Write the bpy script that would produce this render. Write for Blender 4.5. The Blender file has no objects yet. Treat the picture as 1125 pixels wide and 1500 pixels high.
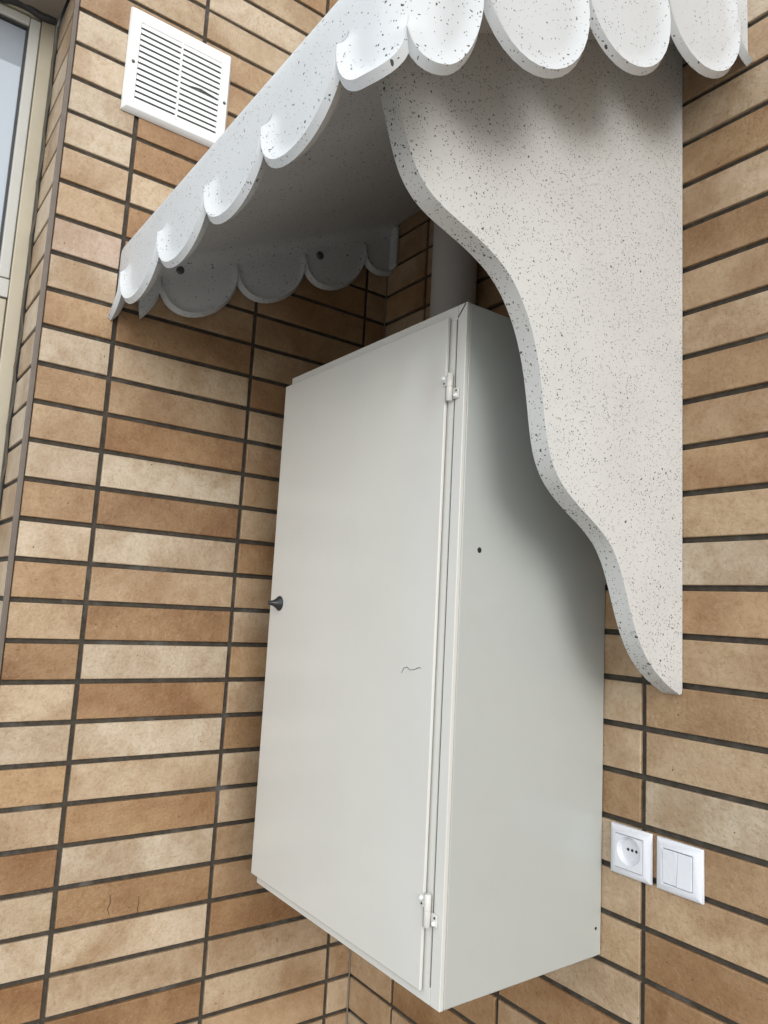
import bpy, bmesh, math, random
from mathutils import Vector, Matrix
random.seed(7)
S = 0.08                      # one tile course = 8 cm; all builder coordinates are in courses
scene = bpy.context.scene
COL = scene.collection

# ------------------------------------------------------------------ camera
cam_data = bpy.data.cameras.new('camera'); cam = bpy.data.objects.new('camera', cam_data); COL.objects.link(cam)
r = Vector((0.59364192, 0.80300515, 0.05264986)); u = Vector((0.07417028, -0.11974461, 0.9900303)); f = Vector((-0.80130396, 0.58381843, 0.13064453))
m = Matrix((r, u, -f)).transposed().to_4x4(); m.translation = Vector((20.08520347, -14.2508512, 2.22183166)) * S
cam.matrix_world = m
cam_data.sensor_fit = 'HORIZONTAL'; cam_data.sensor_width = 36; cam_data.lens = 36 * 1087.376 / 1125
cam_data.clip_start = 0.02; cam_data.clip_end = 500
scene.camera = cam

# ------------------------------------------------------------------ sky, sun, exposure
SUN_DIR = Vector((1.55, -0.45, 0.58)).normalized()
el = math.asin(SUN_DIR.z)
world = bpy.data.worlds.new('World'); scene.world = world; world.use_nodes = True
wn = world.node_tree.nodes; wl = world.node_tree.links
bg = wn['Background']; sky = wn.new('ShaderNodeTexSky'); sky.sky_type = 'NISHITA'; sky.sun_disc = False
sky.sun_elevation = el; sky.sun_rotation = math.atan2(SUN_DIR.x, SUN_DIR.y)
sky.air_density = 1.0; sky.dust_density = 2.0; sky.ozone_density = 1.0
hs = wn.new('ShaderNodeHueSaturation'); hs.inputs['Saturation'].default_value = 0.35
cl = wn.new('ShaderNodeMix'); cl.data_type = 'RGBA'; cl.inputs[0].default_value = 0.8; cl.inputs[7].default_value = (6.6, 7.0, 7.3, 1)   # thin even cloud veil over the clear sky
wl.new(sky.outputs[0], hs.inputs['Color']); wl.new(hs.outputs[0], cl.inputs[6]); wl.new(cl.outputs[2], bg.inputs['Color']); bg.inputs['Strength'].default_value = 0.12
sd = bpy.data.lights.new('sun', 'SUN'); sun = bpy.data.objects.new('sun', sd); COL.objects.link(sun)
sd.energy = 0.42; sd.angle = math.radians(30); sd.color = (1.0, 0.985, 0.97)
sun.rotation_euler = SUN_DIR.to_track_quat('Z', 'Y').to_euler()
vs = scene.view_settings; scene.display_settings.display_device = 'sRGB'
vs.view_transform = 'Standard'; vs.look = 'None'; vs.gamma = 1; vs.use_curve_mapping = False; vs.exposure = 1.25

# ------------------------------------------------------------------ helpers
def tag(o, label=None, cat=None, group=None, kind=None):
    if label: o['label'] = label
    if cat: o['category'] = cat
    if group: o['group'] = group
    if kind: o['kind'] = kind
    return o
def empty(name, loc, label, cat, group=None, rz=0):
    o = bpy.data.objects.new(name, None); COL.objects.link(o)
    o.empty_display_size = 0.05; o.location = Vector(loc) * S; o.rotation_euler = (0, 0, rz)
    return tag(o, label, cat, group)
def link(name, me, mat, parent=None, loc=(0, 0, 0), rot=None, bevel=0, segs=2, smooth=None, local=False):
    """mesh coordinates are courses in world space unless local; parents are un-rotated empties or meshes at their origin"""
    o = bpy.data.objects.new(name, me); COL.objects.link(o)
    if mat and not me.materials: me.materials.append(mat)
    o.location = Vector(loc) * S
    if rot: o.rotation_euler = rot
    if parent:
        o.parent = parent
        if not local: o.location = Vector(loc) * S - world_loc(parent)
    if bevel:
        b = o.modifiers.new('bevel', 'BEVEL'); b.width = bevel * S; b.segments = segs; b.limit_method = 'ANGLE'; b.angle_limit = math.radians(50); b.harden_normals = True
        smooth = 40 if smooth is None else smooth
    if smooth is not None:
        for p in me.polygons: p.use_smooth = True
        me.set_sharp_from_angle(angle=math.radians(smooth))
    return o
def world_loc(o):
    v = Vector((0, 0, 0))
    while o: v += o.location; o = o.parent
    return v
def mesh(verts, faces, name='m'):
    me = bpy.data.meshes.new(name); me.from_pydata([tuple(Vector(v) * S) for v in verts], [], faces); me.update(); return me
def from_bm(bm, name='m'):
    bmesh.ops.recalc_face_normals(bm, faces=bm.faces); me = bpy.data.meshes.new(name); bm.to_mesh(me); bm.free(); return me
def boxes(lst, name='m'):
    V = []; F = []
    for x0, x1, y0, y1, z0, z1 in lst:
        b = len(V)
        V += [(x, y, z) for x in (x0, x1) for y in (y0, y1) for z in (z0, z1)]
        F += [tuple(b + i for i in q) for q in ((0, 1, 3, 2), (4, 6, 7, 5), (0, 4, 5, 1), (2, 3, 7, 6), (0, 2, 6, 4), (1, 5, 7, 3))]
    return mesh(V, F, name)
def box(name, b, mat, parent=None, bevel=0, **k):
    # origin at the box centre so that it is easy to grab
    c = ((b[0] + b[1]) / 2, (b[2] + b[3]) / 2, (b[4] + b[5]) / 2)
    bb = (b[0] - c[0], b[1] - c[0], b[2] - c[1], b[3] - c[1], b[4] - c[2], b[5] - c[2])
    return link(name, boxes([bb]), mat, parent, loc=c, bevel=bevel, **k)
def lathe(profile, axis, n=24, close=True):
    """profile: list of (radius, distance along axis) in courses; axis: unit vector"""
    a = Vector(axis).normalized(); t = a.orthogonal().normalized(); b = a.cross(t)
    V = []; F = []
    for rr, h in profile:
        for i in range(n):
            q = 2 * math.pi * i / n; V.append(a * h + (t * math.cos(q) + b * math.sin(q)) * rr)
    for k in range(len(profile) - 1):
        for i in range(n):
            j = (i + 1) % n; F.append((k * n + i, k * n + j, (k + 1) * n + j, (k + 1) * n + i))
    if close: F.append(tuple(range(n - 1, -1, -1))); F.append(tuple((len(profile) - 1) * n + i for i in range(n)))
    return mesh(V, F)
def tube(pts, rad, n=6):
    V = []; F = []
    for k, p in enumerate(pts):
        p = Vector(p); d = (Vector(pts[min(k + 1, len(pts) - 1)]) - Vector(pts[max(k - 1, 0)])).normalized()
        t = d.orthogonal().normalized(); b = d.cross(t)
        for i in range(n):
            q = 2 * math.pi * i / n; V.append(p + (t * math.cos(q) + b * math.sin(q)) * rad)
    for k in range(len(pts) - 1):
        for i in range(n):
            j = (i + 1) % n; F.append((k * n + i, k * n + j, (k + 1) * n + j, (k + 1) * n + i))
    F.append(tuple(range(n - 1, -1, -1))); F.append(tuple((len(pts) - 1) * n + i for i in range(n)))
    return mesh(V, F)

# ------------------------------------------------------------------ materials
def mat(name):
    m = bpy.data.materials.new(name); m.use_nodes = True
    return m, m.node_tree.nodes, m.node_tree.links, m.node_tree.nodes['Principled BSDF']
def N(n, t, **k):
    o = n.new(t)
    for a, b in k.items():
        if hasattr(o, a): setattr(o, a, b)
        else: o.inputs[a.replace('_', ' ')].default_value = b
    return o
def ramp(n, stops):
    o = n.new('ShaderNodeValToRGB'); e = o.color_ramp.elements
    while len(e) < len(stops): e.new(0.5)
    for i, (p, c) in enumerate(stops): e[i].position = p; e[i].color = (*c, 1) if len(c) == 3 else c
    return o
def plain(name, col, rough=0.5, metal=0.0, var=0.06, scale=14, bump=0.0, bscale=200, spec=0.5, dirt=None):
    m, n, l, p = mat(name)
    tc = n.new('ShaderNodeTexCoord'); nz = N(n, 'ShaderNodeTexNoise', Scale=scale, Detail=6.0, Roughness=0.6)
    l.new(tc.outputs['Object'], nz.inputs['Vector'])
    a = tuple(c * (1 - var) for c in col); b = tuple(min(1, c * (1 + var)) for c in col)
    rp = ramp(n, [(0.3, a), (0.7, b)]); l.new(nz.outputs['Fac'], rp.inputs['Fac'])
    last = rp.outputs['Color']
    if dirt:
        n2 = N(n, 'ShaderNodeTexNoise', Scale=dirt[1], Detail=8.0, Roughness=0.7); l.new(tc.outputs['Object'], n2.inputs['Vector'])
        r2 = ramp(n, [(0.55, (0, 0, 0)), (0.8, (1, 1, 1))]); l.new(n2.outputs['Fac'], r2.inputs['Fac'])
        mx = N(n, 'ShaderNodeMix', data_type='RGBA'); l.new(r2.outputs['Color'], mx.inputs[0]); l.new(last, mx.inputs[6]); mx.inputs[7].default_value = (*dirt[0], 1)
        last = mx.outputs[2]
    l.new(last, p.inputs['Base Color']); p.inputs['Metallic'].default_value = metal
    rr = n.new('ShaderNodeMapRange'); rr.inputs['To Min'].default_value = rough * 0.85; rr.inputs['To Max'].default_value = min(1, rough * 1.15)
    l.new(nz.outputs['Fac'], rr.inputs['Value']); l.new(rr.outputs[0], p.inputs['Roughness']); p.inputs['Specular IOR Level'].default_value = spec
    if bump:
        n3 = N(n, 'ShaderNodeTexNoise', Scale=bscale, Detail=3.0); l.new(tc.outputs['Object'], n3.inputs['Vector'])
        bp = N(n, 'ShaderNodeBump', Strength=bump, Distance=0.001); l.new(n3.outputs['Fac'], bp.inputs['Height']); l.new(bp.outputs[0], p.inputs['Normal'])
    return m

def tile_material():
    m, n, l, p = mat('split_face_tile')
    tc = n.new('ShaderNodeTexCoord'); oi = n.new('ShaderNodeObjectInfo')
    mul = N(n, 'ShaderNodeMath', operation='MULTIPLY'); mul.inputs[1].default_value = 37.0; l.new(oi.outputs['Random'], mul.inputs[0])
    cmb = n.new('ShaderNodeCombineXYZ')
    for i in range(3): l.new(mul.outputs[0], cmb.inputs[i])
    add = N(n, 'ShaderNodeVectorMath', operation='ADD'); l.new(tc.outputs['Object'], add.inputs[0]); l.new(cmb.outputs[0], add.inputs[1])
    big = N(n, 'ShaderNodeTexNoise', Scale=6.0, Detail=3.0, Roughness=0.5, Distortion=0.4); l.new(add.outputs[0], big.inputs['Vector'])
    mid = N(n, 'ShaderNodeTexNoise', Scale=38.0, Detail=6.0, Roughness=0.65); l.new(add.outputs[0], mid.inputs['Vector'])
    fine = N(n, 'ShaderNodeTexNoise', Scale=150.0, Detail=5.0, Roughness=0.75); l.new(add.outputs[0], fine.inputs['Vector'])
    # darker, more saturated firing clouds
    dark = N(n, 'ShaderNodeMix', data_type='RGBA', blend_type='MULTIPLY'); dark.inputs[7].default_value = (0.62, 0.50, 0.38, 1)
    rb = ramp(n, [(0.42, (0, 0, 0)), (0.68, (0.85, 0.85, 0.85))]); l.new(big.outputs['Fac'], rb.inputs['Fac'])
    l.new(rb.outputs['Color'], dark.inputs[0]); l.new(oi.outputs['Color'], dark.inputs[6])
    d2 = N(n, 'ShaderNodeMix', data_type='RGBA', blend_type='MULTIPLY'); d2.inputs[7].default_value = (0.84, 0.78, 0.70, 1)
    rm = ramp(n, [(0.42, (0, 0, 0)), (0.66, (0.8, 0.8, 0.8))]); l.new(mid.outputs['Fac'], rm.inputs['Fac'])
    l.new(rm.outputs['Color'], d2.inputs[0]); l.new(dark.outputs[2], d2.inputs[6])
    # pale grains
    d3 = N(n, 'ShaderNodeMix', data_type='RGBA'); d3.inputs[7].default_value = (0.55, 0.42, 0.26, 1)
    rf = ramp(n, [(0.60, (0, 0, 0)), (0.74, (0.55, 0.55, 0.55))]); l.new(fine.outputs['Fac'], rf.inputs['Fac'])
    l.new(rf.outputs['Color'], d3.inputs[0]); l.new(d2.outputs[2], d3.inputs[6])
    dg = N(n, 'ShaderNodeMix', data_type='RGBA', blend_type='MULTIPLY'); dg.inputs[7].default_value = (0.76, 0.69, 0.60, 1)
    rg = ramp(n, [(0.34, (0.8, 0.8, 0.8)), (0.50, (0, 0, 0))]); l.new(fine.outputs['Fac'], rg.inputs['Fac'])
    l.new(rg.outputs['Color'], dg.inputs[0]); l.new(d3.outputs[2], dg.inputs[6]); d3 = dg
    # sparse dark pits
    vo = N(n, 'ShaderNodeTexVoronoi', Scale=70.0); l.new(add.outputs[0], vo.inputs['Vector'])
    sep = n.new('ShaderNodeSeparateColor'); l.new(vo.outputs['Color'], sep.inputs[0])
    g1 = N(n, 'ShaderNodeMath', operation='GREATER_THAN'); g1.inputs[1].default_value = 0.93; l.new(sep.outputs[0], g1.inputs[0])
    g2 = N(n, 'ShaderNodeMath', operation='LESS_THAN'); g2.inputs[1].default_value = 0.10; l.new(vo.outputs['Distance'], g2.inputs[0])
    g3 = N(n, 'ShaderNodeMath', operation='MULTIPLY'); l.new(g1.outputs[0], g3.inputs[0]); l.new(g2.outputs[0], g3.inputs[1])
    d4 = N(n, 'ShaderNodeMix', data_type='RGBA'); d4.inputs[7].default_value = (0.07, 0.045, 0.03, 1)
    l.new(g3.outputs[0], d4.inputs[0]); l.new(d3.outputs[2], d4.inputs[6])
    l.new(d4.outputs[2], p.inputs['Base Color'])
    p.inputs['Roughness'].default_value = 0.44; p.inputs['Specular IOR Level'].default_value = 0.45
    ad = N(n, 'ShaderNodeMath', operation='MULTIPLY_ADD'); ad.inputs[1].default_value = 1.6
    l.new(mid.outputs['Fac'], ad.inputs[0]); l.new(fine.outputs['Fac'], ad.inputs[2])
    bp = N(n, 'ShaderNodeBump', Strength=0.8, Distance=0.0020); l.new(ad.outputs[0], bp.inputs['Height']); l.new(bp.outputs[0], p.inputs['Normal'])
    return m

def speckle_material(name, base, dens):
    m, n, l, p = mat(name)
    tc = n.new('ShaderNodeTexCoord')
    wob = N(n, 'ShaderNodeTexNoise', Scale=160.0, Detail=1.0); l.new(tc.outputs['Object'], wob.inputs['Vector'])
    ws = N(n, 'ShaderNodeVectorMath', operation='SCALE'); ws.inputs['Scale'].default_value = 0.006; l.new(wob.outputs['Color'], ws.inputs[0])
    co = N(n, 'ShaderNodeVectorMath', operation='ADD'); l.new(tc.outputs['Object'], co.inputs[0]); l.new(ws.outputs[0], co.inputs[1])
    clump = N(n, 'ShaderNodeTexNoise', Scale=9.0, Detail=3.0); l.new(tc.outputs['Object'], clump.inputs['Vector'])
    last = None
    for sc, keep, size in ((150.0, dens * .55, 0.38), (230.0, dens * 1.1, 0.38), (380.0, dens * 1.2, 0.42)):
        vo = N(n, 'ShaderNodeTexVoronoi', Scale=sc); l.new(co.outputs[0], vo.inputs['Vector'])
        sp = n.new('ShaderNodeSeparateColor'); l.new(vo.outputs['Color'], sp.inputs[0])
        th = N(n, 'ShaderNodeMath', operation='MULTIPLY'); th.inputs[1].default_value = size; l.new(sp.outputs[1], th.inputs[0])
        a = N(n, 'ShaderNodeMath', operation='LESS_THAN'); l.new(vo.outputs['Distance'], a.inputs[0]); l.new(th.outputs[0], a.inputs[1])
        kp = N(n, 'ShaderNodeMath', operation='MULTIPLY'); kp.inputs[1].default_value = keep * 2; l.new(clump.outputs['Fac'], kp.inputs[0])
        b = N(n, 'ShaderNodeMath', operation='LESS_THAN'); l.new(sp.outputs[0], b.inputs[0]); l.new(kp.outputs[0], b.inputs[1])
        c = N(n, 'ShaderNodeMath', operation='MULTIPLY'); l.new(a.outputs[0], c.inputs[0]); l.new(b.outputs[0], c.inputs[1])
        if last is None: last = c
        else:
            mxx = N(n, 'ShaderNodeMath', operation='MAXIMUM'); l.new(last.outputs[0], mxx.inputs[0]); l.new(c.outputs[0], mxx.inputs[1]); last = mxx
    nz = N(n, 'ShaderNodeTexNoise', Scale=7.0, Detail=4.0); l.new(tc.outputs['Object'], nz.inputs['Vector'])
    rp = ramp(n, [(0.3, tuple(c * 0.95 for c in base)), (0.7, tuple(c * 1.04 for c in base))]); l.new(nz.outputs['Fac'], rp.inputs['Fac'])
    mx = N(n, 'ShaderNodeMix', data_type='RGBA'); mx.inputs[7].default_value = (0.035, 0.035, 0.035, 1)
    k9 = N(n, 'ShaderNodeMath', operation='MULTIPLY'); k9.inputs[1].default_value = 0.95; l.new(last.outputs[0], k9.inputs[0])
    l.new(k9.outputs[0], mx.inputs[0]); l.new(rp.outputs['Color'], mx.inputs[6]); l.new(mx.outputs[2], p.inputs['Base Color'])
    p.inputs['Roughness'].default_value = 0.5; p.inputs['Specular IOR Level'].default_value = 0.35
    n3 = N(n, 'ShaderNodeTexNoise', Scale=60.0, Detail=2.0); l.new(tc.outputs['Object'], n3.inputs['Vector'])
    bp = N(n, 'ShaderNodeBump', Strength=0.12, Distance=0.002); l.new(n3.outputs['Fac'], bp.inputs['Height']); l.new(bp.outputs[0], p.inputs['Normal'])
    return m

M_TILE = tile_material()
M_GROUT = plain('grout', (0.050, 0.041, 0.030), 0.9, var=0.45, scale=60, bump=1.0, bscale=220, dirt=((0.15, 0.145, 0.135), 9.0))
M_PLASTER = plain('plaster', (0.40, 0.36, 0.31), 0.85, bump=0.3)
M_SOFFIT = plain('soffit_render', (0.27, 0.23, 0.19), 0.85, var=0.12, bump=0.3)
M_TRIM = plain('brown_trim', (0.135, 0.105, 0.082), 0.5, var=0.15, scale=30)
M_SPECK = speckle_material('speckled_white_composite', (0.555, 0.565, 0.57), 0.12)
M_SPECKB = speckle_material('speckled_bracket_composite', (0.57, 0.565, 0.548), 0.30)
M_STEEL = plain('painted_steel_dimmed', (0.425, 0.44, 0.418), 0.25, var=0.025, scale=4, bump=0.14, bscale=6, dirt=((0.415, 0.42, 0.395), 9.0))  # cabinet paint darkened: the side's weaker light is put into the colour
M_STEEL2 = plain('painted_steel_brightened', (0.59, 0.58, 0.54), 0.20, var=0.025, scale=3.2, bump=0.16, bscale=5, dirt=((0.56, 0.555, 0.52), 8.0))  # same paint lightened: the front's stronger light is put into the colour
M_DARK = plain('dark_gap', (0.02, 0.02, 0.02), 0.8)
M_DUCT = plain('grey_duct', (0.30, 0.305, 0.31), 0.8)
M_SEAM = plain('grey_seam', (.30, .30, .31), .6)
M_BLACK = plain('black_plastic', (0.018, 0.019, 0.02), 0.35)
M_PIPE = plain('white_plastic_pipe', (0.52, 0.50, 0.48), 0.4, var=0.03)
M_VENT = plain('white_vent_plastic', (0.80, 0.81, 0.80), 0.4, var=0.015)
M_PLATE = plain('white_switch_plastic', (0.70, 0.71, 0.75), 0.28, var=0.015)
M_CHAMP = plain('champagne_aluminium', (0.37, 0.33, 0.25), 0.42, metal=0.25, var=0.10, scale=6, dirt=((0.30, 0.24, 0.13), 5.0))
M_SASH = plain('pale_sash', (0.45, 0.445, 0.41), 0.35, var=0.04)
M_RUBBER = plain('gasket', (0.03, 0.03, 0.032), 0.6)
M_BOLT = plain('dull_bolt', (0.10, 0.10, 0.10), 0.5, metal=0.5)
M_CRACK = plain('crack', (0.03, 0.02, 0.015), 0.9)
M_GROUND = plain('paving', (0.29, 0.275, 0.255), 0.85, var=0.2, scale=3, bump=0.4, bscale=60)
m_, n_, l_, p_ = mat('window_glass'); M_GLASS = m_
p_.inputs['Base Color'].default_value = (0.33, 0.37, 0.42, 1); p_.inputs['Roughness'].default_value = 0.04; p_.inputs['Specular IOR Level'].default_value = 1.0; p_.inputs['Coat Weight'].default_value = 1.0; p_.inputs['Coat Roughness'].default_value = 0.02

# ------------------------------------------------------------------ ground
ZG = -17.8
gnd = link('ground', mesh([(-600, -900, ZG), (900, -900, ZG), (900, 600, ZG), (-600, 600, ZG)], [(0, 1, 2, 3)]), M_GROUND); tag(gnd, kind='structure')

# ------------------------------------------------------------------ tiled walls
PAL = {'c': (0.54, 0.44, 0.325), 'k': (0.50, 0.383, 0.262), 't': (0.455, 0.322, 0.20), 'm': (0.40, 0.262, 0.145), 'b': (0.345, 0.208, 0.105), 'p': (0.49, 0.37, 0.285)}
GAP = 0.125
tile_cache = {}
def tile_mesh(w, h=1.0 - GAP, d=0.16):
    key = round(w, 3)
    if key in tile_cache: return tile_cache[key]
    me_list = []
    for v in range(3):
        rr = random.Random(int(key * 1000) + v)
        c = 0.022; V = []
        def ring(x, z, y, j): return [(sx * x + rr.uniform(-j, j), y, sz * z + rr.uniform(-j, j)) for sx, sz in ((-1, -1), (1, -1), (1, 1), (-1, 1))]
        V += ring(w / 2, h / 2, d, 0); V += ring(w / 2, h / 2, c, 0.006); V += ring(w / 2 - c * 0.35, h / 2 - c * 0.35, c * 0.3, 0.004); V += ring(w / 2 - c, h / 2 - c, 0, 0.004)
        F = [(12, 13, 14, 15)]
        for k in range(3):
            for i in range(4):
                j = (i + 1) % 4; F.append((k * 4 + i, k * 4 + j, (k + 1) * 4 + j, (k + 1) * 4 + i))
        me = mesh(V, F, 'tile'); me.materials.append(M_TILE); me_list.append(me)
    tile_cache[key] = me_list
    return me_list
def put_tile(parent, centre, w, code, rz):
    me = random.choice(tile_mesh(w))
    o = bpy.data.objects.new('tile', me); COL.objects.link(o)
    o.parent = parent; o.location = Vector(centre) * S - world_loc(parent)
    o.rotation_euler = (random.uniform(-.0025, .0025), random.uniform(-.0012, .0012), rz + random.uniform(-.0015, .0015))
    b = PAL[code]; k = random.uniform(0.93, 1.07); h = random.uniform(-.015, .015)
    o.color = (b[0] * k, b[1] * k * (1 - h), b[2] * k * (1 - 2 * h), 1)
    return o
def pick(seq, k):
    if k in seq: return seq[k]
    return random.choice('ckktttmmb')
def seqs(start, s): return {start + i: ch for i, ch in enumerate(s)}
ROW0, ROW1 = -18, 26
# left wall columns (y intervals measured from the corner) with the colours seen in the photograph
colBC = seqs(-9, 'bkcbcmkcb' + 'cbtcbcbtkbttm')
colAB = seqs(-10, 'tkkbttkkbkmktbtmttbtmm')
colCA = seqs(-8, 'bckbkmck' + 'btmcmctmcmcptkccckct')
left = empty('tiled_wall', (0, -5, ZG), 'wall on the left clad in stacked tan and brown tiles beside the window', 'wall')
box('wall_core', (-6.0, -0.075, -10.78, 0.6, ZG, 60), M_GROUT, left)
TRIM0, TRIM1 = -10.76, -10.86
for k in range(ROW0, ROW1):
    zc = k + 0.5
    if k < 17: ed = [0, -0.825, -4.854, -8.96, TRIM0]; cs = [None, colAB, colBC, colCA]
    else: ed = [0, -3.10, -7.22, TRIM0]; cs = [None, {17: 't', 18: 't', 19: 'k', 20: 'c', 21: 'k'}, {17: 'c', 18: 't', 19: 'k', 20: 'c'}]
    for i in range(len(ed) - 1):
        a, b = ed[i], ed[i + 1]; g0 = 0.012 if i == 0 else GAP / 2; g1 = 0.02 if i == len(ed) - 2 else GAP / 2
        y0, y1 = a - g0, b + g1
        code = pick(cs[i] or {}, k)
        if i == 0: code = random.choice('ttmk')
        put_tile(left, (random.uniform(-.008, .008), (y0 + y1) / 2, zc), round(y0 - y1, 3), code, math.pi / 2)
# reveal beside the window; paler tile tones stand in for its stronger light
for k in range(ROW0, 19):
    put_tile(left, (-1.17, -10.84 + random.uniform(-.006, .006), k + 0.5), 2.14, pick(seqs(-8, 'tkktkktk' + 'tckktkcckckkckkkckc'), k), 0)
box('corner_trim', (-0.10, 0.028, -10.885, TRIM0 - .004, ZG, 18.95), M_TRIM, left, bevel=0.02)
for pts in ([(-7.63, -5.36), (-7.60, -5.55), (-7.66, -5.7), (-7.60, -5.84)], [(-6.87, -5.51), (-6.86, -5.7), (-6.88, -5.80), (-6.86, -5.93)], [(-2.66, -7.4), (-2.64, -7.52)]):
    link('crack', tube([(0.004, y, z) for y, z in pts], 0.009, 5), M_CRACK, left)

back = empty('tiled_wall', (9, 0, ZG), 'wall on the right clad in stacked tan tiles behind the cabinet and sockets', 'wall')
box('wall_core', (0.0, 34, 0.075, 2.6, ZG, 60), M_GROUT, back)
colE = seqs(-8, 'tktbtmck' + 'mtmckmktctmkmcm')
colE = {-7: 't', -6: 'b', -5: 'm', -4: 't', -3: 'm', -2: 'c', -1: 't', 0: 'm', 1: 't', 2: 'm', 3: 'c', 4: 't', 5: 'm', 6: 't', 7: 'm', 8: 'k', 9: 't', 10: 'm', 11: 'k', 12: 'm', 13: 'k', 14: 't', 15: 'c', 16: 'k'}
colD = {1: 't', 0: 'k', -1: 'k', -2: 'm', -3: 'k', -4: 'k', -5: 't', -6: 'k', -7: 'b', -8: 't'}
colX = {-9: 'b', -8: 'm', -10: 't', -7: 't'}
ex = [0, 2.131, 6.272, 10.333, 14.40, 18.48, 22.6]
for k in range(ROW0, ROW1):
    for i in range(len(ex) - 1):
        a = ex[i] + (0.012 if i == 0 else GAP / 2); b = ex[i + 1] - GAP / 2
        code = pick({3: colE, 2: colD, 1: colX}.get(i, {}), k)
        put_tile(back, ((a + b) / 2, random.uniform(-.008, .008), k + 0.5), round(b - a, 3), code, 0)

# pale sealant bead in the inner corner
link('corner_bead', tube([(0.03, -0.03, ZG), (0.03, -0.03, 15.3)], 0.024, 6), plain('sealant', (0.20, 0.17, 0.135), 0.6), back)

# soffit over the window reveal
sof = box('soffit', (-2.9, -0.02, -22, -10.90, 19.0, 20.6), M_SOFFIT); tag(sof, 'brown rendered soffit over the window at top left', 'soffit')

# ------------------------------------------------------------------ window
win = empty('window', (-2.4, -13.5, -12), 'champagne aluminium window at the left edge with sky in its upper pane', 'window')
XW = -2.3
box('outer_frame', (XW - .8, XW + .02, -11.30, -10.92, -12, 18.97), M_CHAMP, win, bevel=0.03)
box('head_frame', (XW - .8, XW + .02, -17.5, -11.302, 18.86, 18.97), M_CHAMP, win, bevel=0.02)
box('transom', (XW - .8, XW - .03, -17.5, -11.303, 10.30, 10.84), M_SASH, win, bevel=0.03)
sash = box('sash', (XW - .5, XW - .06, -11.60, -11.31, 10.87, 18.84), M_SASH, win, bevel=0.04)
for b in ((-17.5, -11.602, 18.56, 18.84), (-17.5, -11.602, 10.87, 11.17)):
    box('rail', (XW - .5, XW - .06, b[0], b[1], b[2], b[3]), M_SASH, sash, bevel=0.04)
box('gasket', (XW - .45, XW - .14, -11.66, -11.602, 11.172, 18.558), M_RUBBER, sash)
box('gasket', (XW - .45, XW - .14, -17.4, -11.662, 18.50, 18.558), M_RUBBER, sash)
box('pane', (XW - .34, XW - .26, -17.4, -11.662, 11.172, 18.498), M_GLASS, win)
low = box('lower_sash', (XW - .5, XW - .06, -11.56, -11.31, -12, 10.27), M_CHAMP, win, bevel=0.04)
box('rail', (XW - .5, XW - .06, -17.5, -11.562, 10.02, 10.27), M_SASH, low, bevel=0.03)
box('gasket', (XW - .45, XW - .14, -11.62, -11.562, -12, 10.018), M_RUBBER, low)
box('pane', (XW - .34, XW - .26, -17.4, -11.622, -12, 10.018), M_GLASS, win)
# rough sealant line and a wavy black tube at the head of the reveal
V = []
pts = [(XW + .12, -10.9 - .04 * math.sin(i * 1.9), -12 + i * 0.55) for i in range(57)]
link('sealant', tube(pts, 0.03, 5), plain('old_sealant', (0.10, 0.085, 0.06), 0.8), win)
black_tube = link('black_tube', tube([(XW + .05 + .02 * math.sin(i * 2.1), -10.98 - i * .17, 18.98 - .05 * math.sin(i * .9)) for i in range(30)], 0.12, 8), M_RUBBER, win, smooth=60)

# ------------------------------------------------------------------ scalloped sheets of the hood
def outline(list_, n=14, power=1.5):
    """list of (s0,z0,s1,z1,depth,t0,t1) -> columns (s, z_edge)"""
    out = []
    for s0, z0, s1, z1, dep, t0, t1, *pw in list_:
        if pw: power = pw[0]
        sk = pw[1] if len(pw) > 1 else 0.0; cz = math.sqrt(1 - sk * sk)
        a0 = math.acos(1 - 2 * t0); a1 = math.acos(1 - 2 * t1); k = max(4, int(n * (a1 - a0) / math.pi))
        for i in range(k + 1):
            a = a0 + (a1 - a0) * i / k; t = (1 - math.cos(a)) / 2
            d = dep * (max(0, math.sin(a)) ** power); st = s0 + (s1 - s0) * t
            q = (st + sk * d, z0 + (z1 - z0) * t - cz * d, st)     # lobes hang square to the sloping edge
            if out and abs(out[-1][2] - q[2]) < 1e-4: continue
            out.append(q)
    return out
def seg_dist(p, a, b):
    ax, ay = a; bx, by = b; dx, dy = bx - ax, by - ay; L = dx * dx + dy * dy
    t = 0 if L == 0 else max(0, min(1, ((p[0] - ax) * dx + (p[1] - ay) * dy) / L))
    return math.hypot(p[0] - ax - dx * t, p[1] - ay - dy * t)
def thicken(V, F, t):
    me = mesh(V, F); bm = bmesh.new(); bm.from_mesh(me); bpy.data.meshes.remove(me); bm.normal_update()
    bm.verts.ensure_lookup_table(); n = len(bm.verts)
    inner = [Vector(v.co) - v.normal * t * S for v in bm.verts]; outer = [Vector(v.co) for v in bm.verts]
    bound = [(e.verts[0].index, e.verts[1].index) for e in bm.edges if e.is_boundary]
    faces = [tuple(v.index for v in fc.verts) for fc in bm.faces]; bm.free()
    VV = [tuple(v) for v in outer + inner]; FF = faces + [tuple(i + n for i in reversed(fc)) for fc in faces] + [(a, b, b + n, a + n) for a, b in bound]
    me = bpy.data.meshes.new('shell'); me.from_pydata(VV, [], FF)
    bm = bmesh.new(); bm.from_mesh(me); bmesh.ops.recalc_face_normals(bm, faces=bm.faces); bm.to_mesh(me); bm.free()
    return me
def zroof(y): return 16.25 + 0.5 * y
def zunder(y): return 15.5 + 0.5 * y
XR, YF, RC, RF = 12.76, -9.0, 0.75, 0.5
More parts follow.
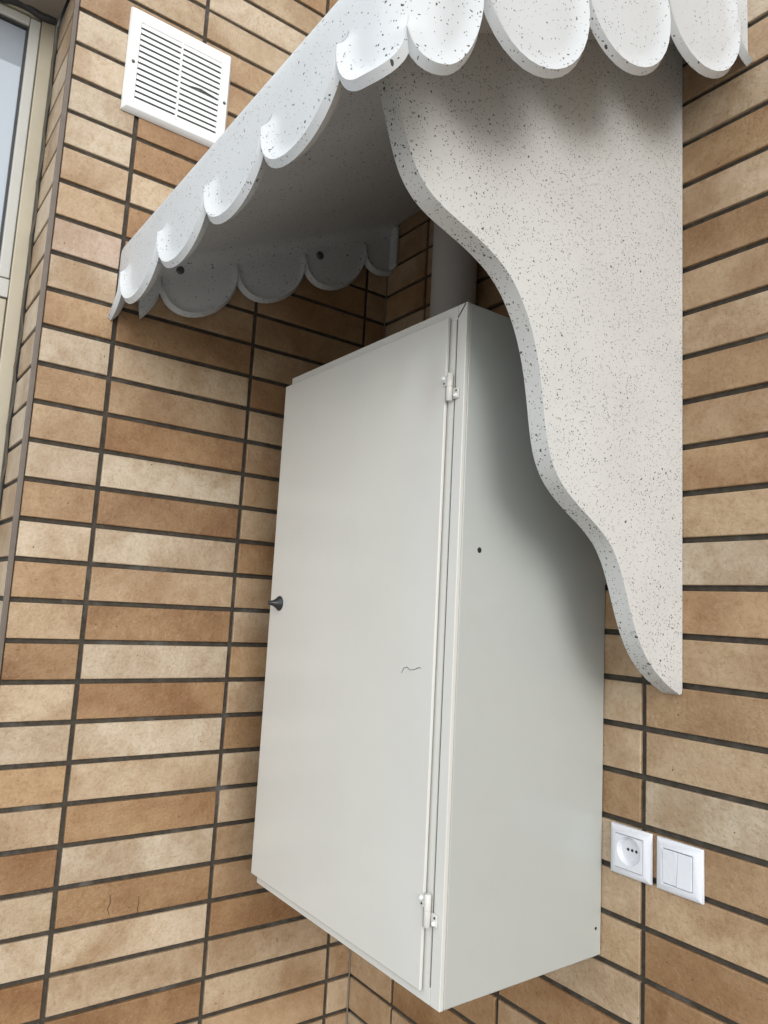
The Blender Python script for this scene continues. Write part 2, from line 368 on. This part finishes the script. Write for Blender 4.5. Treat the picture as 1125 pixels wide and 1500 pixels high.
def plan(s):
    L0 = XR - RC; L1 = L0 + math.pi / 2 * RC
    if s <= L0: return Vector((s, YF, 0)), Vector((0, -1, 0))
    if s <= L1:
        a = (s - L0) / RC; n = Vector((math.sin(a), -math.cos(a), 0)); return Vector((L0, YF + RC, 0)) + n * RC, n
    return Vector((XR, YF + RC + (s - L1), 0)), Vector((1, 0, 0))
SB = (XR - RC) + math.pi / 2 * RC - (YF + RC)      # s = SB + y on the right side
SC = XR - RC + math.pi / 4 * RC
cus = [(0.9, 10.62), (3.67, 10.62), (6.39, 10.52), (8.88, 10.50), (11.32, 10.52), (SC, 10.15), (SB - 7.75, 11.55), (SB - 5.47, 12.82), (SB - 3.15, 13.98), (SB - .62, 15.1)]
lst = [(0.9 - 2.7, 10.62, 0.9, 10.62, 1.0, 0.667, 1.0, .9)]
pws = [.88, .88, .88, .88, .88, .85, .82, .82, .82]
deps = [1.08, 1.08, 1.05, 1.05, .74, .95, 1.5, 1.5, 1.48]
sks = [0, 0, 0, 0, 0, .25, .35, .34, .32]
for i in range(len(cus) - 1): lst.append((*cus[i], *cus[i + 1], deps[i], 0, 1, pws[i], sks[i]))
lst.append((SB - .62, 15.1, SB - .62 + 2.4, 16.3, 1.45, 0, .62 / 2.4))
def scallop_sheet(path, zt, lst, flare, rad, fillet=None, rows=18, n=18, power=1.5):
    cols = outline(lst, n, power); V = []; rowsV = []
    for se, ze, st in cols:
        b, nn = path(st); line = []
        if fillet:
            c = b - nn * fillet; zr = zt(c.y)
            for k in range(6):
                a = math.pi / 2 * k / 6; q = c + nn * fillet * math.sin(a); line.append((q.x, q.y, zr - fillet * (1 - math.cos(a))))
            z0 = zr - fillet
        else: z0 = zt(b.y)
        for k in range(rows + 1):
            v = (k / rows) ** 0.75; z = z0 + (ze - z0) * v; s = st + (se - st) * v * v; b, nn = path(s)
            d = min(seg_dist((s, z), cols[i][:2], cols[i + 1][:2]) for i in range(len(cols) - 1) if abs(cols[i][0] - s) < 1.2)
            g = max(0, 1 - d / rad) ** 2 * flare * min(1, (z0 - z) / 0.25 if z0 > z else 0)
            q = b + nn * g * (1 - .45 * abs(nn.x) if fillet else 1); line.append((q.x, q.y, z))
        rowsV.append(line)
    m_ = len(rowsV[0]); F = []
    for line in rowsV: V += line
    for i in range(len(rowsV) - 1):
        for k in range(m_ - 1): F.append((i * m_ + k, i * m_ + k + 1, (i + 1) * m_ + k + 1, (i + 1) * m_ + k))
    return V, F, len(rowsV), m_

hood = empty('door_hood', (6, 0, 12), 'white speckled fibreglass canopy with scalloped edge above the cabinet', 'canopy')
V, F, nc, nr = scallop_sheet(plan, zroof, lst, 0.20, 0.30, fillet=RF)
k0 = len(V); V.append((0, 0, zroof(0)))
# sloping top: fan of the roof plane out to the first fillet row
F.append(tuple([i * nr for i in range(nc)] + [k0]))
shell = link('canopy_shell', thicken(V, F, 0.15), M_SPECK, hood, bevel=0.05, smooth=55)

def wallpath(s): return Vector((0.27, s, 0)), Vector((1, 0, 0))
fl = [(-8.45 - 1.73, 10.0, -7.93, 11.12, 1.2, .77, 1), (-7.93, 11.12, -5.72, 12.2, 1.25, 0, 1, .8, .15), (-5.72, 12.2, -3.48, 13.3, 1.25, 0, 1, .8, .15), (-3.48, 13.3, -1.2, 14.45, 1.25, 0, 1, .8, .15), (-1.2, 14.45, 1.08, 15.55, 1.2, 0, .51)]
V, F, _, _ = scallop_sheet(wallpath, lambda y: zunder(y) - .35, fl, 0.07, 0.22, rows=10, power=0.8)
link('wall_flange', thicken(V, F, 0.2), M_SPECK, hood, bevel=0.04, smooth=55)
for x0, x1, zb, zc_ in ((0.28, 0.60, 13.85, 13.95), (12.2, 12.52, 14.75, 14.65)):
    me = mesh([(x0, -.02, zb), (x1, -.02, zc_), (x1, -.02, 15.35), (x0, -.02, 15.35), (x0, -.2, zb), (x1, -.16, zc_), (x1, -.16, 15.35), (x0, -.2, 15.35)],
              [(0, 1, 2, 3), (7, 6, 5, 4), (0, 4, 5, 1), (1, 5, 6, 2), (2, 6, 7, 3), (3, 7, 4, 0)])
    link('wall_tab', me, M_SPECK, hood, bevel=0.04)
# underside sheet, rounded down into the flange on the left
V = []; F = []
prof_u = [(.27 - .001, -.9), (.27 - .001, -.5)] + [(.27 + .5 * (1 - math.cos(a)), -.5 + .5 * math.sin(a)) for a in [math.pi / 2 * k / 8 for k in range(1, 9)]] + [(3, 0), (6, 0), (9, 0), (12.3, 0)]
NY = 12
for j in range(NY + 1):
    y = -.02 - 8.72 * j / NY
    for x, dz in prof_u: V.append((x, y, zunder(y) + dz))
w_ = len(prof_u)
for j in range(NY):
    for i in range(w_ - 1): F.append((j * w_ + i, j * w_ + i + 1, (j + 1) * w_ + i + 1, (j + 1) * w_ + i))
link('underside', thicken(V, F, -0.12) if False else thicken(V, F, 0.12), M_SPECK, hood, smooth=50)
for y, z in ((-7.43, 11.47), (-2.92, 13.43)):
    link('bolt', lathe([(0.13, -.03), (0.13, .03), (0.09, .07), (0.02, .075)], (1, 0, 0), 16), M_BOLT, hood, loc=(0.28, y, z), smooth=40)

# bracket: profile traced on its right face (y, z)
prof = [(-8.30, 11.3), (-8.22, 11.0), (-8.08, 10.62), (-7.93, 10.17), (-7.79, 9.80), (-7.67, 9.50), (-7.52, 9.24), (-7.26, 8.99), (-6.95, 8.84), (-6.6, 8.73), (-6.17, 8.60), (-5.82, 8.46), (-5.45, 8.27), (-5.13, 7.98), (-4.78, 7.46), (-4.56, 6.85), (-4.42, 6.2), (-4.33, 5.6), (-4.20, 5.08), (-3.92, 4.66), (-3.42, 4.32), (-2.86, 4.03), (-2.42, 3.72), (-2.16, 3.36), (-1.96, 2.90), (-1.76, 2.40), (-1.54, 1.92), (-1.22, 1.48), (-0.72, 1.09), (-0.12, 0.82)]
def catmull(p, n=5):
    out = []
    for i in range(len(p) - 1):
        a, b, c, d = p[max(i - 1, 0)], p[i], p[i + 1], p[min(i + 2, len(p) - 1)]
        for k in range(n):
            t = k / n; out.append(tuple(0.5 * ((2 * b[j]) + (c[j] - a[j]) * t + (2 * a[j] - 5 * b[j] + 4 * c[j] - d[j]) * t * t + (3 * b[j] - a[j] - 3 * c[j] + d[j]) * t ** 3) for j in range(2)))
    out.append(p[-1]); return out
sm = []
for i, q in enumerate(prof):   # light smoothing of the traced points
    a, b = prof[max(i - 1, 0)], prof[min(i + 1, len(prof) - 1)]
    sm.append(q if i in (0, len(prof) - 1) else tuple(0.2 * a[j] + 0.6 * q[j] + 0.2 * b[j] for j in range(2)))
pr = catmull(sm, 3) + [(-0.03, 0.84), (-0.012, 0.92), (-0.012, zunder(-.012) + .05), (-8.3, zunder(-8.3) + .05)]
nb = len(pr); XB0, XB1 = 10.85, 11.25
V = [(XB0, y, z) for y, z in pr] + [(XB1, y, z) for y, z in pr]
F = [tuple(range(nb)), tuple(range(2 * nb - 1, nb - 1, -1))] + [(i, (i + 1) % nb, (i + 1) % nb + nb, i + nb) for i in range(nb)]
me = mesh(V, F); bm = bmesh.new(); bm.from_mesh(me); bmesh.ops.triangulate(bm, faces=[q for q in bm.faces if len(q.verts) > 4]); me = from_bm(bm)
link('side_bracket', me, M_SPECKB, hood, bevel=0.10, segs=3, smooth=45)

# ------------------------------------------------------------------ pipe
pipe = link('conduit_pipe', lathe([(0.66, 0), (0.66, 6.9)], (0, 0, 1), 40), M_PIPE, loc=(4.40, -0.74, 8.52), smooth=60)
tag(pipe, 'thick pale vertical pipe rising from the cabinet top into the canopy shade', 'pipe')

# ------------------------------------------------------------------ vent grille
vent = empty('vent_grille', (0, -7.89, 15.63), 'square white louvred vent grille on the left wall above the canopy', 'vent')
y0, y1, z0, z1 = -9.43, -6.34, 15.63, 18.78
iy0, iy1, iz0, iz1 = -9.13, -6.70, 15.93, 18.34
D = 0.2
def vring(yz, x): return [(x, yz[0], yz[2]), (x, yz[1], yz[2]), (x, yz[1], yz[3]), (x, yz[0], yz[3])]
V = vring((y0, y1, z0, z1), 0.012) + vring((y0, y1, z0, z1), 0.06) + vring((y0 + .10, y1 - .10, z0 + .10, z1 - .10), D) + vring((iy0, iy1, iz0, iz1), D) + vring((iy0, iy1, iz0, iz1), 0.012)
F = []
for k in range(4):
    for i in range(4):
        j = (i + 1) % 4; F.append((k * 4 + i, k * 4 + j, (k + 1) * 4 + j, (k + 1) * 4 + i))
me = mesh(V, F); bm = bmesh.new(); bm.from_mesh(me); me = from_bm(bm)
link('frame', me, M_VENT, vent, bevel=0.03)
box('backing', (0.010, 0.03, iy0 - .04, iy1 + .04, iz0 - .04, iz1 + .04), M_DUCT, vent)
box('centre_bar', (0.03, D + .004, -7.955, -7.895, iz0 + .002, iz1 - .002), M_VENT, vent, bevel=0.01)
ns = 14; pit = (iz1 - iz0) / (ns - .35)
for half, (a, b) in enumerate(((iy0 + .002, -7.957), (-7.893, iy1 - .002))):
    for i in range(ns):
        zc = iz0 + pit * (i + 0.30) - .02; hh = pit * 0.83
        w = (b - a)
        V = []
        for y in (a, b):
            drop = 0
            V += [(0.05, y, zc + hh * .62), (D - .01, y, zc - hh * .38), (D - .01, y, zc + hh * .42), (0.05, y, zc + hh * .95)]
        F = [(0, 1, 5, 4), (1, 2, 6, 5), (2, 3, 7, 6), (3, 0, 4, 7), (0, 3, 2, 1), (4, 5, 6, 7)]
        if half and i == 7:   # chipped slat: its lower edge is broken away in the middle
            V2 = []
            ys = [a, a + w * .22, a + w * .55, a + w * .72, b]; cut = [0, 0, .55, .25, 0]
            for y, c in zip(ys, cut): V2 += [(0.05, y, zc + hh * .62), (D - .01, y, zc - hh * .38 + c * hh), (D - .01, y, zc + hh * .42), (0.05, y, zc + hh * .95)]
            F = [(0, 3, 2, 1)]
            for k in range(4):
                for i2 in range(4): F.append((k * 4 + i2, k * 4 + (i2 + 1) % 4, (k + 1) * 4 + (i2 + 1) % 4, (k + 1) * 4 + i2))
            F.append((16, 17, 18, 19)); V = V2
        me = mesh(V, F); bm = bmesh.new(); bm.from_mesh(me); me = from_bm(bm)
        o = link('slat', me, M_VENT, vent)
        if half and i == 7: o['label'] = 'chipped slat with a dark gap below it'
for y, z in ((-9.27, 17.06), (-6.53, 17.10)):
    link('screw', lathe([(0.05, 0), (0.05, .015), (0.02, .03)], (1, 0, 0), 10), M_BOLT, vent, loc=(D, y, z))

# ------------------------------------------------------------------ steel cabinet
cab = empty('wall_cabinet', (5.7, 0, -4.86), 'tall off-white steel wall cabinet with closed door under the canopy', 'cabinet')
BX0, BX1, BY, BZ0, BZ1 = 2.14, 9.33, -4.6, -4.89, 8.52
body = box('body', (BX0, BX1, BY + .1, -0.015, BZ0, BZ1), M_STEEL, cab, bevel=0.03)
e = .003
FW = 0.27
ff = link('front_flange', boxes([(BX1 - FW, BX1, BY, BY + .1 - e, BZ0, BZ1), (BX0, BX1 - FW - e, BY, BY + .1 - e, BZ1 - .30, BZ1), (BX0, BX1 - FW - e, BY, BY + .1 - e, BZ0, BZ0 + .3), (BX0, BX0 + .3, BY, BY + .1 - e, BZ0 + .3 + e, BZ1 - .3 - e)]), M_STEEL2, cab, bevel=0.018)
# door skin with folded returns and a shallow dent near the top right
DX0, DX1, DZ0, DZ1, DY = 1.98, 8.87, -4.69, 8.29, -4.70
V = []; F = []; nx, nz = 40, 60
for j in range(nz + 1):
    for i in range(nx + 1):
        x = DX0 + (DX1 - DX0) * i / nx; z = DZ0 + (DZ1 - DZ0) * j / nz
        d1 = math.hypot((x - 8.1) / 0.75, (z - 7.0) / .9); d2 = math.hypot((x - 7.0) / .8, (z - 7.3) / .35)
        dy = 0.05 * math.exp(-d1 * d1 * 1.5) + 0.018 * math.exp(-d2 * d2 * 1.5) + 0.006 * math.sin(x * 1.3 + z * .4) * math.sin(z * .7)
        edge = min(1, min(i, nx - i) / 3, min(j, nz - j) / 3)
        V.append((x, DY + dy * edge, z))
for j in range(nz):
    for i in range(nx):
        a = j * (nx + 1) + i; F.append((a, a + 1, a + nx + 2, a + nx + 1))
ring = [i for i in range(nx + 1)] + [j * (nx + 1) + nx for j in range(1, nz + 1)] + [nz * (nx + 1) + i for i in range(nx - 1, -1, -1)] + [j * (nx + 1) for j in range(nz - 1, 0, -1)]
b0 = len(V)
for idx in ring: x, y, z = V[idx]; V.append((x, BY - .028, z))
for i in range(len(ring)): j = (i + 1) % len(ring); F.append((ring[i], b0 + i, b0 + j, ring[j]))
F.append(tuple(b0 + i for i in range(len(ring))))
me = mesh(V, F); bm = bmesh.new(); bm.from_mesh(me); me = from_bm(bm)
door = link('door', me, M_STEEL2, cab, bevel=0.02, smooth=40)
# gap beside the door
box('hinge_gap', (BX1 - FW - .035, BX1 - FW - .004, BY + .03, BY + .06, BZ0 + .302, BZ1 - .302), M_DARK, cab)
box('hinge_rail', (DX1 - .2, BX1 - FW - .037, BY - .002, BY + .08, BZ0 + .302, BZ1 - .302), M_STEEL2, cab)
link('corner_slit', tube([(BX1 - FW + .01, BY - .004, BZ1 - .27), (BX1 - .12, BY - .006, BZ1 - .12), (BX1 - .04, BY - .004, BZ1 - .03)], 0.012, 5), M_DARK, cab)
# hinges
for zc in (6.77, -3.25):
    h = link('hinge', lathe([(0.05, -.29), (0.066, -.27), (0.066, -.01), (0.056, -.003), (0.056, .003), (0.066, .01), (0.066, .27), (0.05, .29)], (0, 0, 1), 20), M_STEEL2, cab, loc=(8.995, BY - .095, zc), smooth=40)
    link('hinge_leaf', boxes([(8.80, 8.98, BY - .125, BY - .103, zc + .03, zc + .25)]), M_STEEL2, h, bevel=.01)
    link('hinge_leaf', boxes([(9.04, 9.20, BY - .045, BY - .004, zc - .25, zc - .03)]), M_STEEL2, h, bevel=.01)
    link('screw', lathe([(0.045, 0), (0.035, .04), (.01, .045)], (0, -1, 0), 10), M_VENT, h, loc=(8.855, BY - .127, zc + .19))
    link('screw', lathe([(0.045, 0), (0.035, .04), (.01, .045)], (0, -1, 0), 10), M_VENT, h, loc=(9.14, BY - .047, zc - .19))
    link('screw_hole', lathe([(0.022, 0), (0.02, .012)], (0, -1, 0), 8), M_BLACK, h, loc=(8.86, BY - .127, zc + .09))
    link('screw_hole', lathe([(0.022, 0), (0.02, .012)], (0, -1, 0), 8), M_BLACK, h, loc=(9.15, BY - .047, zc - .09))
# black lock knob
kn = link('knob', lathe([(0.19, 0), (0.195, .03), (0.15, .08), (0.085, .18), (0.065, .25), (0.05, .33), (0.02, .35)], (0, -1, 0), 24), M_BLACK, door, loc=(2.52, DY, 2.25), smooth=40)
link('scratch', tube([(7.89, DY - .006, .97), (7.96, DY - .006, 1.07), (8.06, DY - .006, 1.10), (8.16, DY - .006, 1.05), (8.30, DY - .006, 1.07), (8.42, DY - .006, 1.12), (8.5, DY - .006, 1.12)], 0.006, 5), M_CRACK, door)
link('chip', lathe([(0.06, 0), (0.05, .008)], (1, 0, 0), 9), M_BLACK, body, loc=(BX1, -4.02, 3.5))
link('chip', lathe([(0.035, 0), (0.03, .008)], (1, 0, 0), 9), M_BLACK, body, loc=(BX1, -.2, -4.32))

# ------------------------------------------------------------------ socket and switch
def plate_mesh(x0, x1, z0, z1, hole, d=0.13):
    cx, cz = (x0 + x1) / 2, (z0 + z1) / 2
    if hole is None: return None
    def rg(a, b, c, dd, y): return [(a, y, c), (b, y, c), (b, y, dd), (a, y, dd)]
    V = rg(x0, x1, z0, z1, -.012) + rg(x0, x1, z0, z1, -.05) + rg(x0 + .13, x1 - .13, z0 + .13, z1 - .13, -d) + rg(*hole, -d) + rg(*hole, -.012)
    F = []
    for k in range(4):
        for i in range(4):
            j = (i + 1) % 4; F.append((k * 4 + i, k * 4 + j, (k + 1) * 4 + j, (k + 1) * 4 + i))
    me = mesh(V, F); bm = bmesh.new(); bm.from_mesh(me); return from_bm(bm)
Z0, Z1 = -3.09, -2.075
soc = empty('power_socket', (10.07, 0, Z0), 'white wall socket with round recess next to the cabinet', 'socket')
x0, x1 = 9.575, 10.585; hole = (x0 + .17, x1 - .17, Z0 + .17, Z1 - .17)
link('plate', plate_mesh(x0, x1, Z0, Z1, hole), M_PLATE, soc, bevel=.02)
# insert with a round well
cx, cz = 10.085, -2.545; hw = (hole[1] - hole[0]) / 2 - .003; hz = (hole[3] - hole[2]) / 2 - .003; nn_ = 32; R0 = .29
V = []; F = []
def sq(a):
    c, s_ = math.cos(a), math.sin(a); k = 1 / max(abs(c), abs(s_)); return c * k, s_ * k
hcx, hcz = (hole[0] + hole[1]) / 2, (hole[2] + hole[3]) / 2
for q in range(5):
    for i in range(nn_):
        a = 2 * math.pi * i / nn_ + math.pi / 4
        c, s_ = math.cos(a), math.sin(a)
        if q == 0: sx, sz = sq(a); V.append((hcx + sx * hw, -.02, hcz + sz * hz))
        if q == 1: sx, sz = sq(a); V.append((hcx + sx * hw, -.135, hcz + sz * hz))
        if q == 2: V.append((cx + c * R0, -.135, cz + s_ * R0))
        if q == 3: V.append((cx + c * R0 * .97, -.115, cz + s_ * R0 * .97))
        if q == 4: V.append((cx + c * R0 * .80, -.030, cz + s_ * R0 * .80))
for q in range(4):
    for i in range(nn_): j = (i + 1) % nn_; F.append((q * nn_ + i, q * nn_ + j, (q + 1) * nn_ + j, (q + 1) * nn_ + i))
F.append(tuple(4 * nn_ + i for i in range(nn_)))
me = mesh(V, F); bm = bmesh.new(); bm.from_mesh(me); me = from_bm(bm)
ins = link('insert', me, M_PLATE, soc, smooth=35)
for dx in (-.10, 0.0, .10):
    link('pin_hole', lathe([(0.032, 0), (0.030, .006)], (0, -1, 0), 10), M_BLACK, ins, loc=(cx + .02 + dx, -.031, cz + .01))
box('groove', (hole[0] + .01, hole[1] - .01, -.139, -.133, Z1 - .172, Z1 - .160), M_SEAM, soc)
box('groove', (hole[0] + .01, hole[1] - .01, -.139, -.133, Z0 + .160, Z0 + .172), M_SEAM, soc)
swi = empty('light_switch', (11.2, 0, Z0), 'white double light switch at the right of the wall socket', 'light switch')
x0, x1 = 10.695, 11.715; hole = (x0 + .19, x1 - .19, Z0 + .17, Z1 - .17)
link('plate', plate_mesh(x0, x1, Z0, Z1, hole), M_PLATE, swi, bevel=.02)
box('backing', (hole[0], hole[1], -.03, -.014, hole[2], hole[3]), M_SEAM, swi)
xm = (hole[0] + hole[1]) / 2
for a, b, t in ((hole[0] + .005, xm - .003, 1), (xm + .003, hole[1] - .005, -1)):
    V = [(x, y, z) for x in (a, b) for (y, z) in ((-.03, hole[2] + .014), (-.03, hole[3] - .014), (-.145 - .01 * t, hole[3] - .014), (-.135, (hole[2] + hole[3]) / 2), (-.145 + .01 * t, hole[2] + .014))]
    F = [(0, 1, 2, 3, 4), (9, 8, 7, 6, 5)] + [(i, i + 5, (i + 1) % 5 + 5, (i + 1) % 5) for i in range(5)]
    me = mesh(V, F); bm = bmesh.new(); bm.from_mesh(me); me = from_bm(bm)
    link('rocker', me, M_PLATE, swi, bevel=.01)
